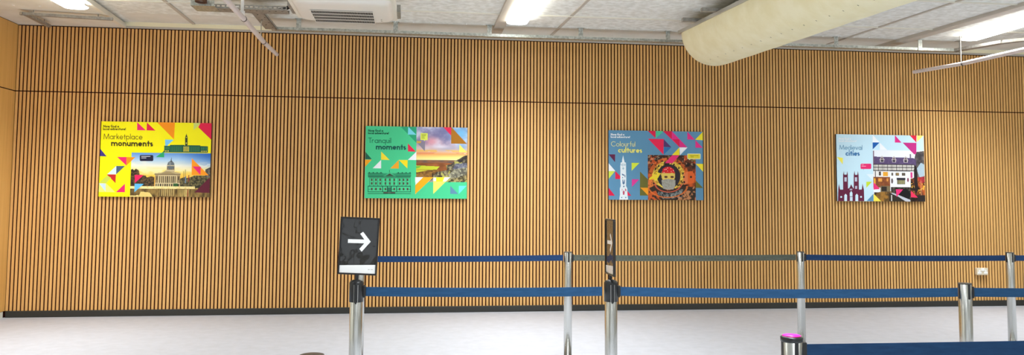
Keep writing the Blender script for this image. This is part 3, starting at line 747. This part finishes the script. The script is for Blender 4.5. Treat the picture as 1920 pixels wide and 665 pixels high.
A.rects([(85, 408, 200, 412), (306, 408, 418, 412), (85, 424, 418, 427), (88, 436, 414, 442), (98, 446, 408, 448), (88, 508, 416, 513), (84, 552, 416, 556), (84, 566, 416, 570), (84, 508, 88, 556), (412, 508, 416, 556), (250, 385, 253, 403), (204, 556, 296, 567)] +
        [(92+i*30, 402, 100+i*30, 409) for i in range(4)] + [(316+i*30, 402, 324+i*30, 409) for i in range(4)], G2)
A.rects([(97+i*31.3, 446, 99.5+i*31.3, 508) for i in range(11)] + [(196, 512, 201, 552), (304, 512, 309, 552), (232, 512, 238, 560), (262, 512, 268, 560)] + [(90+i*44, 534, 106+i*44, 536) for i in range(8)], G2)
wxs = [115, 147, 180, 220, 254, 288, 330, 360, 391]
A.rects([(x_-6, y_, x_+6, y_+18) for x_ in wxs for y_ in (452, 480)] + [(x_-6, 524, x_+6, 541) for x_ in wxs if x_ != 254], (92, 50, 48))
A.rects([(x_-1, y_, x_+1, y_+18) for x_ in wxs for y_ in (452, 480)], (30, 120, 90)); A.rect(238, 520, 262, 566, (40, 120, 90)); A.rect(204, 558, 296, 562, (120, 110, 90))
text(A, 'Now find a', 88, 203, 91, 11, .3, (16, 66, 50), .005); text(A, 'local adventure!', 87, 247, 110, 11, .3, (16, 66, 50), .005)
text(A, 'Tranquil', 89, 264, 177, 25.5, .14, (20, 112, 84), .008); text(A, 'moments', 147, 378, 227, 28, .29, (14, 92, 82), .01)
poster(.06, 'green poster reading Tranquil moments with a sunset moorland picture', A)

# ---- poster three: blue
A = Art([(70, 43), (857, 52), (862, 620), (70, 612)], PW, PH)
A.poly([(0, 0), (PW, 0), (PW, PH), (0, PH)], (98, 150, 184), raw=True)
MAG = (236, 48, 140)
for pts, c in [
    ([(396, 35), (460, 38), (460, 106)], RED), ([(462, 38), (530, 42), (462, 107)], (72, 204, 156)),
    ([(522, 40), (597, 42), (725, 180), (662, 181)], MAG), ([(522, 40), (596, 42), (596, 114)], RED), ([(600, 115), (660, 116), (660, 180)], RED),
    ([(398, 112), (528, 113), (526, 243)], (245, 34, 84)), ([(528, 115), (592, 181), (528, 179)], (92, 54, 112)), ([(528, 181), (592, 182), (530, 240)], (46, 118, 178)),
    ([(660, 182), (728, 183), (665, 246)], WH), ([(660, 182), (598, 245), (660, 247)], (252, 232, 40)), ([(727, 52), (790, 118), (727, 116)], MAG),
    ([(862, 50), (862, 122), (793, 118)], (250, 234, 50)), ([(795, 122), (857, 185), (795, 184)], MAG), ([(797, 317), (862, 318), (862, 384)], (252, 232, 50)),
    ([(797, 455), (860, 518), (797, 517)], (118, 114, 48)), ([(60, 241), (124, 241), (123, 305)], (102, 34, 72)), ([(60, 313), (125, 377), (60, 378)], WH),
    ([(60, 378), (123, 379), (60, 442)], (218, 232, 84)), ([(125, 378), (190, 443), (125, 443)], RED), ([(260, 310), (325, 311), (260, 376)], (224, 238, 64)),
    ([(262, 445), (323, 446), (262, 508)], (234, 60, 156)), ([(330, 382), (395, 445), (397, 580), (329, 579)], (112, 108, 44)), ([(332, 514), (397, 515), (397, 578)], (252, 162, 30)),
    ([(60, 515), (122, 580), (60, 579)], RED), ([(205, 517), (257, 580), (200, 580)], RED)]:
    A.poly(pts, c)
# spire
A.poly([(190, 248), (182, 285), (180, 306), (169, 308), (169, 330), (166, 332), (167, 380), (166, 440), (170, 500), (162, 520), (163, 570), (158, 612), (231, 613), (226, 570), (224, 520), (214, 500), (216, 440), (214, 380), (214, 332), (213, 308), (203, 306), (197, 285)], (240, 247, 250))
A.rects([(176, 318, 180, 335), (186, 315, 189, 340), (196, 318, 200, 335), (205, 318, 208, 335), (172, 590, 182, 600), (206, 590, 216, 600)], (120, 165, 192))
for pts in ([(180, 398), (200, 408), (198, 418), (180, 410)], [(202, 408), (208, 412), (208, 430), (202, 428)], [(182, 424), (190, 430), (182, 440)], [(184, 448), (190, 448), (192, 472), (200, 450), (205, 448), (202, 480), (192, 490), (184, 478)],
            [(190, 500), (198, 496), (202, 508), (190, 510)]): A.poly(pts, (84, 120, 160))
A.poly([(186, 548), (194, 536), (202, 548), (200, 572), (188, 572)], (200, 80, 110)); A.poly([(190, 345), (200, 355), (190, 368), (182, 356)], (170, 200, 215))
A.poly([(205, 518), (216, 530), (214, 545), (207, 540)], (215, 70, 100)); A.poly([(180, 520), (184, 530), (178, 545)], (215, 90, 110))
# costume picture
p = Pic(395, 246, 798, 616, 2.9)
n1 = p.noise(9, 9, 2, 4); n2 = p.noise(26, 22, 5, 3); n3 = p.noise(14, 12, 9, 3); n4 = p.noise(40, 36, 14, 2)
p.tex(np.ones_like(n1), n1, (34, 20, 14), (214, 92, 30))
p.tex(p.Y < 300, n1, (30, 24, 20), (130, 64, 34)); p.put((p.Y < 320)*(n3 > .6)*(abs(p.X-590) > 110), (230, 90, 30), .8)
p.put((p.Y < 330)*(n2 > .63), (230, 205, 170), .55)
rr_ = np.hypot((p.X-570)/1.0, (p.Y-420)/.92)
ring = (rr_ > 98) & (rr_ < 138) & (p.Y < 520)
p.tex(ring, n4, (196, 140, 40), (252, 226, 90)); p.put(((rr_ > 138) & (rr_ < 168) & (p.Y < 480))*(n2 > .4), (236, 110, 40), .8)
p.ell(570, 420, 98, 100, (44, 38, 44)); p.poly([(398, 447), (470, 384), (500, 400), (470, 450), (420, 452)], (248, 222, 40)); p.put(p.inpoly([(430, 400), (560, 390), (560, 440), (500, 410), (430, 450)])*(n4 > .45), (252, 214, 70), .9)
p.poly([(700, 385), (770, 375), (796, 420), (780, 475), (700, 490)], (238, 104, 40)); p.poly([(732, 380), (732, 475), (690, 490), (690, 400)], (240, 140, 90), .7)
p.put(p.inpoly([(396, 455), (440, 440), (470, 500), (396, 560)])*(n2 > .35), (240, 130, 60), .9)
# shoulders, necklace
p.poly([(400, 520), (470, 490), (560, 540), (690, 500), (790, 510), (790, 616), (400, 616)], (60, 44, 30)); p.tex(p.inpoly([(455, 545), (600, 560), (690, 520), (680, 600), (520, 606)]), n4, (34, 38, 42), (150, 156, 150))
p.put(p.inpoly([(396, 560), (460, 540), (500, 616), (396, 616)])*(n3 > .42), (226, 96, 36), .9); p.put(p.inpoly([(640, 590), (790, 500), (798, 616), (640, 616)])*(n2 > .5), (226, 150, 96), .85)
ang = np.hypot((p.X-565)/112, (p.Y-478)/72); p.put((abs(ang-1) < .055) & (p.Y > 480), (216, 96, 70), .95); p.put((abs(np.hypot((p.X-560)/165, (p.Y-500)/95)-1) < .045) & (p.Y > 500), (236, 120, 50), .9)
p.put((rr_ > 100) & (rr_ < 134) & (n3 > .66), (40, 26, 20), .9)
for (cx_, cy_) in ((613, 325), (545, 316), (655, 352), (690, 395), (697, 425), (700, 468), (443, 480), (460, 360)): p.ell(cx_, cy_, 7, 9, (34, 24, 22))
for (cx_, cy_) in ((758, 425), (670, 580), (640, 604), (437, 585)): p.ell(cx_, cy_, 9, 9, (50, 26, 20))
# head: bandana, face, grey veil
p.ell(566, 412, 58, 70, (236, 206, 96)); p.poly([(512, 395), (520, 360), (545, 344), (580, 342), (612, 362), (622, 398), (600, 392), (560, 396)], (226, 30, 38))
for (cx_, cy_) in ((536, 366), (560, 352), (560, 378), (588, 356), (590, 380), (610, 374), (530, 388), (548, 362)): p.ell(cx_, cy_, 4, 3.4, (250, 210, 200))
for cx_ in (546, 598): p.ell(cx_, 426, 15, 9, (120, 70, 50)); p.ell(cx_, 426, 7, 5, (40, 30, 30))
p.poly([(508, 452), (566, 442), (626, 450), (624, 500), (608, 528), (560, 532), (526, 524), (514, 500)], (176, 172, 160)); p.put(p.inpoly([(508, 452), (566, 442), (626, 450), (624, 500), (608, 528), (560, 532), (526, 524)])*(n4 > .55), (150, 146, 134), .6)
A.photo([(395, 245), (797, 248), (797, 620), (397, 616)], p.nx, p.ny, p.im)
A.poly([(597, 248), (660, 248), (602, 313), (538, 312)], (244, 48, 120)); A.poly([(732, 283), (797, 285), (797, 300)], (120, 104, 44))
A.rrect(726, 233, 838, 279, 7, (250, 246, 200)); A.rrect(730, 238, 834, 274, 5, (244, 226, 48)); A.rects([(748, 248, 818, 251), (752, 259, 780, 262)], (110, 96, 20)); A.poly([(740, 278), (752, 278), (744, 288)], (250, 246, 200))
text(A, 'Now find a', 88, 200, 86, 11, .34, WH, .005); text(A, 'local adventure!', 87, 247, 106, 11, .34, WH, .005)
text(A, 'Colourful', 90, 290, 175, 25.5, .15, (246, 240, 160), .008); text(A, 'cultures', 148, 346, 226, 28, .3, (250, 240, 120), .01)
poster(2.963, 'slate blue poster reading Colourful cultures with a costumed face', A)

# ---- poster four: pale blue
A = Art([(74, 51), (812, 64), (829, 614), (88, 607)], PW, PH)
A.poly([(0, 0), (PW, 0), (PW, PH), (0, PH)], (206, 236, 248), raw=True)
for pts, c in [
    ([(382, 50), (440, 120), (382, 120)], WH), ([(442, 122), (505, 183), (442, 183)], WH), ([(382, 120), (440, 121), (383, 178)], (22, 94, 174)),
    ([(570, 58), (626, 122), (570, 121)], MAG), ([(696, 58), (752, 60), (752, 122)], (232, 38, 66)), ([(755, 60), (815, 62), (757, 118)], (252, 238, 124)),
    ([(80, 240), (132, 249), (131, 303)], (250, 236, 90)), ([(330, 447), (378, 447), (330, 498)], (206, 228, 56)), ([(335, 606), (390, 548), (392, 612)], (94, 146, 182)),
    ([(330, 384), (388, 384), (388, 440)], (232, 246, 252))]:
    A.poly(pts, c)
p = Pic(385, 183, 830, 614, 3.0)
p.im[:] = (244, 246, 250); q1 = p.noise(40, 40, 3, 2); q2 = p.noise(12, 12, 8, 3)
p.tex(p.inpoly([(757, 195), (830, 185), (830, 420), (745, 420), (735, 300)]), q2, (66, 60, 62), (120, 112, 108))
p.poly([(760, 340), (800, 285), (830, 300), (830, 395), (790, 420)], (176, 196, 206))
p.poly([(386, 238), (735, 246), (757, 262), (757, 310), (386, 300)], (92, 74, 112)); p.put(p.inpoly([(386, 238), (735, 246), (757, 310), (386, 300)])*(q1 > .55), (110, 92, 130), .5)
for cx_ in (462, 566, 668):
    p.poly([(cx_-24, 268), (cx_, 230), (cx_+24, 268)], (206, 196, 190)); p.poly([(cx_-14, 262), (cx_, 240), (cx_+14, 262)], (110, 90, 100)); p.rect(cx_-17, 262, cx_+17, 286, (215, 205, 200)); p.rect(cx_-12, 265, cx_+12, 283, (60, 52, 64))
p.rect(705, 212, 716, 250, (120, 104, 120))
p.rect(386, 302, 740, 360, (232, 226, 216))
for i in range(27): p.rect(389+i*13, 302, 393+i*13, 360, (44, 36, 38))
for y_ in (302, 326, 352): p.rect(386, y_, 740, y_+5, (44, 36, 38))
p.rect(386, 360, 530, 408, (240, 236, 230)); p.rect(400, 360, 406, 408, (50, 40, 40)); p.rect(468, 366, 512, 402, (240, 170, 50)); p.rect(434, 364, 450, 396, (80, 66, 66))
p.rect(386, 408, 530, 500, (150, 84, 44)); p.put((p.X < 530)*(p.Y > 408)*(p.Y < 500)*(q1 > .5), (120, 62, 34), .6); p.rect(428, 420, 460, 448, (232, 160, 70)); p.rect(500, 420, 514, 446, (225, 150, 70)); p.rect(392, 420, 404, 470, (255, 190, 60))
p.rect(444, 484, 530, 540, (130, 112, 80)); p.rect(455, 490, 500, 530, (50, 42, 36))
p.rect(528, 358, 706, 492, (244, 244, 246)); p.rect(528, 356, 706, 361, (60, 50, 52))
for x_ in (540, 578, 632): p.rect(x_, 372, x_+(16 if x_ == 540 else 30), 396, (96, 84, 70))
p.rect(582, 376, 608, 392, (160, 130, 80)); p.rect(586, 416, 662, 434, (50, 46, 56)); p.rect(590, 434, 660, 468, (84, 78, 62)); p.put((p.X > 592)*(p.X < 658)*(p.Y > 436)*(p.Y < 466)*((p.X.astype(int) % 12) < 7), (196, 190, 130), .7)
p.ell(546, 442, 9, 22, (100, 84, 84)); p.ell(684, 432, 8, 18, (140, 70, 90))
p.tex(p.inpoly([(536, 492), (706, 492), (706, 614), (536, 614)]), q1, (34, 28, 26), (92, 84, 70)); p.ell(650, 560, 50, 55, (24, 20, 22))
p.tex(p.inpoly([(392, 540), (540, 530), (600, 614), (392, 614)]), q2, (52, 40, 26), (170, 120, 50)); p.poly([(530, 540), (560, 545), (700, 600), (700, 614), (640, 614)], (196, 198, 206)); p.poly([(520, 540), (600, 575), (660, 614), (520, 614)], (50, 42, 34)); p.rect(534, 560, 545, 610, (220, 215, 205))
p.rect(706, 366, 726, 416, (214, 60, 130)); p.tex(p.inpoly([(708, 420), (830, 400), (830, 614), (708, 614)]), q2, (36, 26, 22), (190, 90, 40)); p.put((p.X > 710)*(p.Y > 430)*(p.Y < 560)*(q1 > .66), (255, 190, 70), .9)
p.poly([(740, 300), (765, 330), (770, 520), (745, 560), (735, 420)], (40, 30, 30)); p.poly([(770, 410), (830, 400), (830, 450), (790, 460)], (190, 40, 66), .7); p.rect(790, 440, 804, 560, (210, 150, 110), .5); p.rect(760, 560, 830, 614, (44, 36, 34))
p.rect(386, 190, 393, 300, (120, 90, 110))
A.photo([(385, 183), (822, 190), (832, 618), (392, 612)], p.nx, p.ny, p.im)
for pts, c in [([(635, 122), (752, 124), (752, 212), (735, 222)], (200, 50, 134)), ([(390, 450), (445, 508), (392, 512)], (238, 50, 120)), ([(580, 511), (640, 512), (585, 575)], (238, 50, 120)),
               ([(706, 523), (766, 580), (707, 578)], (240, 50, 92)), ([(392, 548), (457, 612), (392, 612)], (252, 232, 84))]:
    A.poly(pts, c)
A.rrect(281, 297, 371, 341, 9, (238, 44, 116)); A.rects([(289, 305, 308, 308), (289, 316, 326, 320)], (255, 200, 215)); A.poly([(302, 341), (312, 341), (308, 352)], (206, 180, 220))
MR = (104, 30, 62)
A.poly([(92, 608), (94, 510), (96, 490), (100, 463), (104, 486), (110, 512), (135, 512), (134, 390), (140, 358), (144, 388), (164, 388), (169, 358), (174, 392), (176, 505), (190, 495), (202, 468), (214, 490), (224, 505),
        (224, 392), (230, 355), (235, 390), (254, 390), (259, 358), (265, 394), (268, 512), (292, 512), (298, 463), (304, 490), (310, 515), (313, 608)], MR)
A.rects([(146, 410, 154, 445), (156, 410, 164, 445), (234, 410, 242, 445), (244, 410, 252, 445), (192, 505, 199, 517), (204, 505, 211, 517), (192, 572, 215, 606), (237, 482, 243, 506), (246, 482, 252, 506)], (212, 226, 240))
A.poly([(145, 608), (145, 560), (156, 546), (168, 560), (168, 608)], (212, 236, 246)); A.poly([(238, 608), (238, 560), (250, 546), (262, 560), (262, 608)], (212, 236, 246)); A.poly([(191, 568), (191, 540), (203, 522), (214, 540), (214, 568)], (212, 236, 246))
A.disc(119, 573, 8, (212, 236, 246)); A.disc(286, 573, 8, (212, 236, 246))
text(A, 'Now find a', 96, 198, 96, 10, .34, WH, .01); text(A, 'local adventure!', 96, 244, 115, 10, .34, WH, .01)
text(A, 'Medieval', 101, 294, 180, 25, .14, (88, 150, 186), .01); text(A, 'cities', 154, 271, 230, 27, .28, (50, 118, 176), .01)
poster(5.90, 'pale blue poster reading Medieval cities, rightmost on the slatted wall', A)

# ------------------------------------------------------------------ arrow signs on the posts
def sheet_mat():
    m = M_print.copy(); m.name = 'glossy_print'
    nt, N, L, b = nodes(m)
    b.inputs['Roughness'].default_value = .5; b.inputs['Coat Weight'].default_value = 1; b.inputs['Coat Roughness'].default_value = .03; b.inputs['Coat IOR'].default_value = 1.5
    tc = N.new('ShaderNodeTexCoord'); nz = N.new('ShaderNodeTexNoise'); nz.inputs['Scale'].default_value = 9; nz.inputs['Detail'].default_value = 1.0; nz.inputs['Distortion'].default_value = .8
    bp = N.new('ShaderNodeBump'); bp.inputs['Strength'].default_value = .5; bp.inputs['Distance'].default_value = .006
    L.new(tc.outputs['Object'], nz.inputs['Vector']); L.new(nz.outputs['Fac'], bp.inputs['Height']); L.new(bp.outputs[0], b.inputs['Coat Normal'])
    return m
M_gloss = sheet_mat(); M_frame = mat('sign_frame_black', (26, 22, 20), .3)
SW, SH = .196, .288
def sign(label, loc, yaw, tilt):
    t = thing('arrow_sign', label, 'sign', loc, 0, 'arrow signs on the posts'); t.rotation_euler = (0, tilt, yaw)
    f = MB(); e = .0085
    f.box(-SW/2, -.006, 0, SW/2, .008, e).box(-SW/2, -.006, SH-e, SW/2, .008, SH).box(-SW/2, -.006, e, -SW/2+e, .008, SH-e).box(SW/2-e, -.006, e, SW/2, .008, SH-e)
    f.build('frame', M_frame, t, bevel=.0015)
    MB().box(-SW/2+.002, .0, .002, SW/2-.002, .007, SH-.002).build('back_panel', M_frame, t)
    a = Art([(48, 52), (436, 60), (412, 580), (44, 578)], SW-.012, SH-.012)
    a.poly([(0, 0), (a.w, 0), (a.w, a.h), (0, a.h)], (26, 25, 23), raw=True)
    a.poly([(44, 508), (418, 495), (416, 590), (40, 590)], (250, 248, 244))
    a.poly([(123, 261), (292, 261), (247, 207), (277, 186), (358, 280), (268, 377), (243, 352), (292, 297), (123, 297)], (252, 251, 248))
    a.layer += 1; a.rects([(336, 538, 352, 542), (362, 538, 384, 541)], (150, 140, 120))
    o = a.build('printed_sheet', t, M_gloss); o.location = (0, -.0012, SH/2)
    MB().tube([(0, .002, -.03), (0, .002, .004)], .009, 12).build('stem', M_plastic, t)
    return t
sign('black framed white arrow sign facing us on the left collared post', (-.263, -5.30, HP+.035), math.radians(-4), math.radians(2.2))
sign('black framed arrow sign turned edge-on on the second collared post', (1.026, -5.36, HP+.032), math.radians(-91.5), 0)

# ------------------------------------------------------------------ wall socket
so = thing('wall_socket', 'cream double power socket on the slats beside the far right posts', 'socket', (7.245, 0, .441))
MB().box(-.073, -.04, -.043, .073, 0, .043).build('back_box', M_socket, so, bevel=.004)
MB().box(-.076, -.046, -.045, .076, -.04, .045).build('face_plate', M_socket, so, bevel=.003)
MB().box(-.021, -.056, .006, .021, -.046, .04).build('switch', M_socketw, so, bevel=.003)
for sx in (-1, 1):
    MB().box(sx*.042-.011, -.05, -.005, sx*.042+.011, -.046, .02).box(sx*.042-.026, -.05, -.028, sx*.042+.026, -.046, -.006).build('outlet', M_socketw, so, bevel=.002)
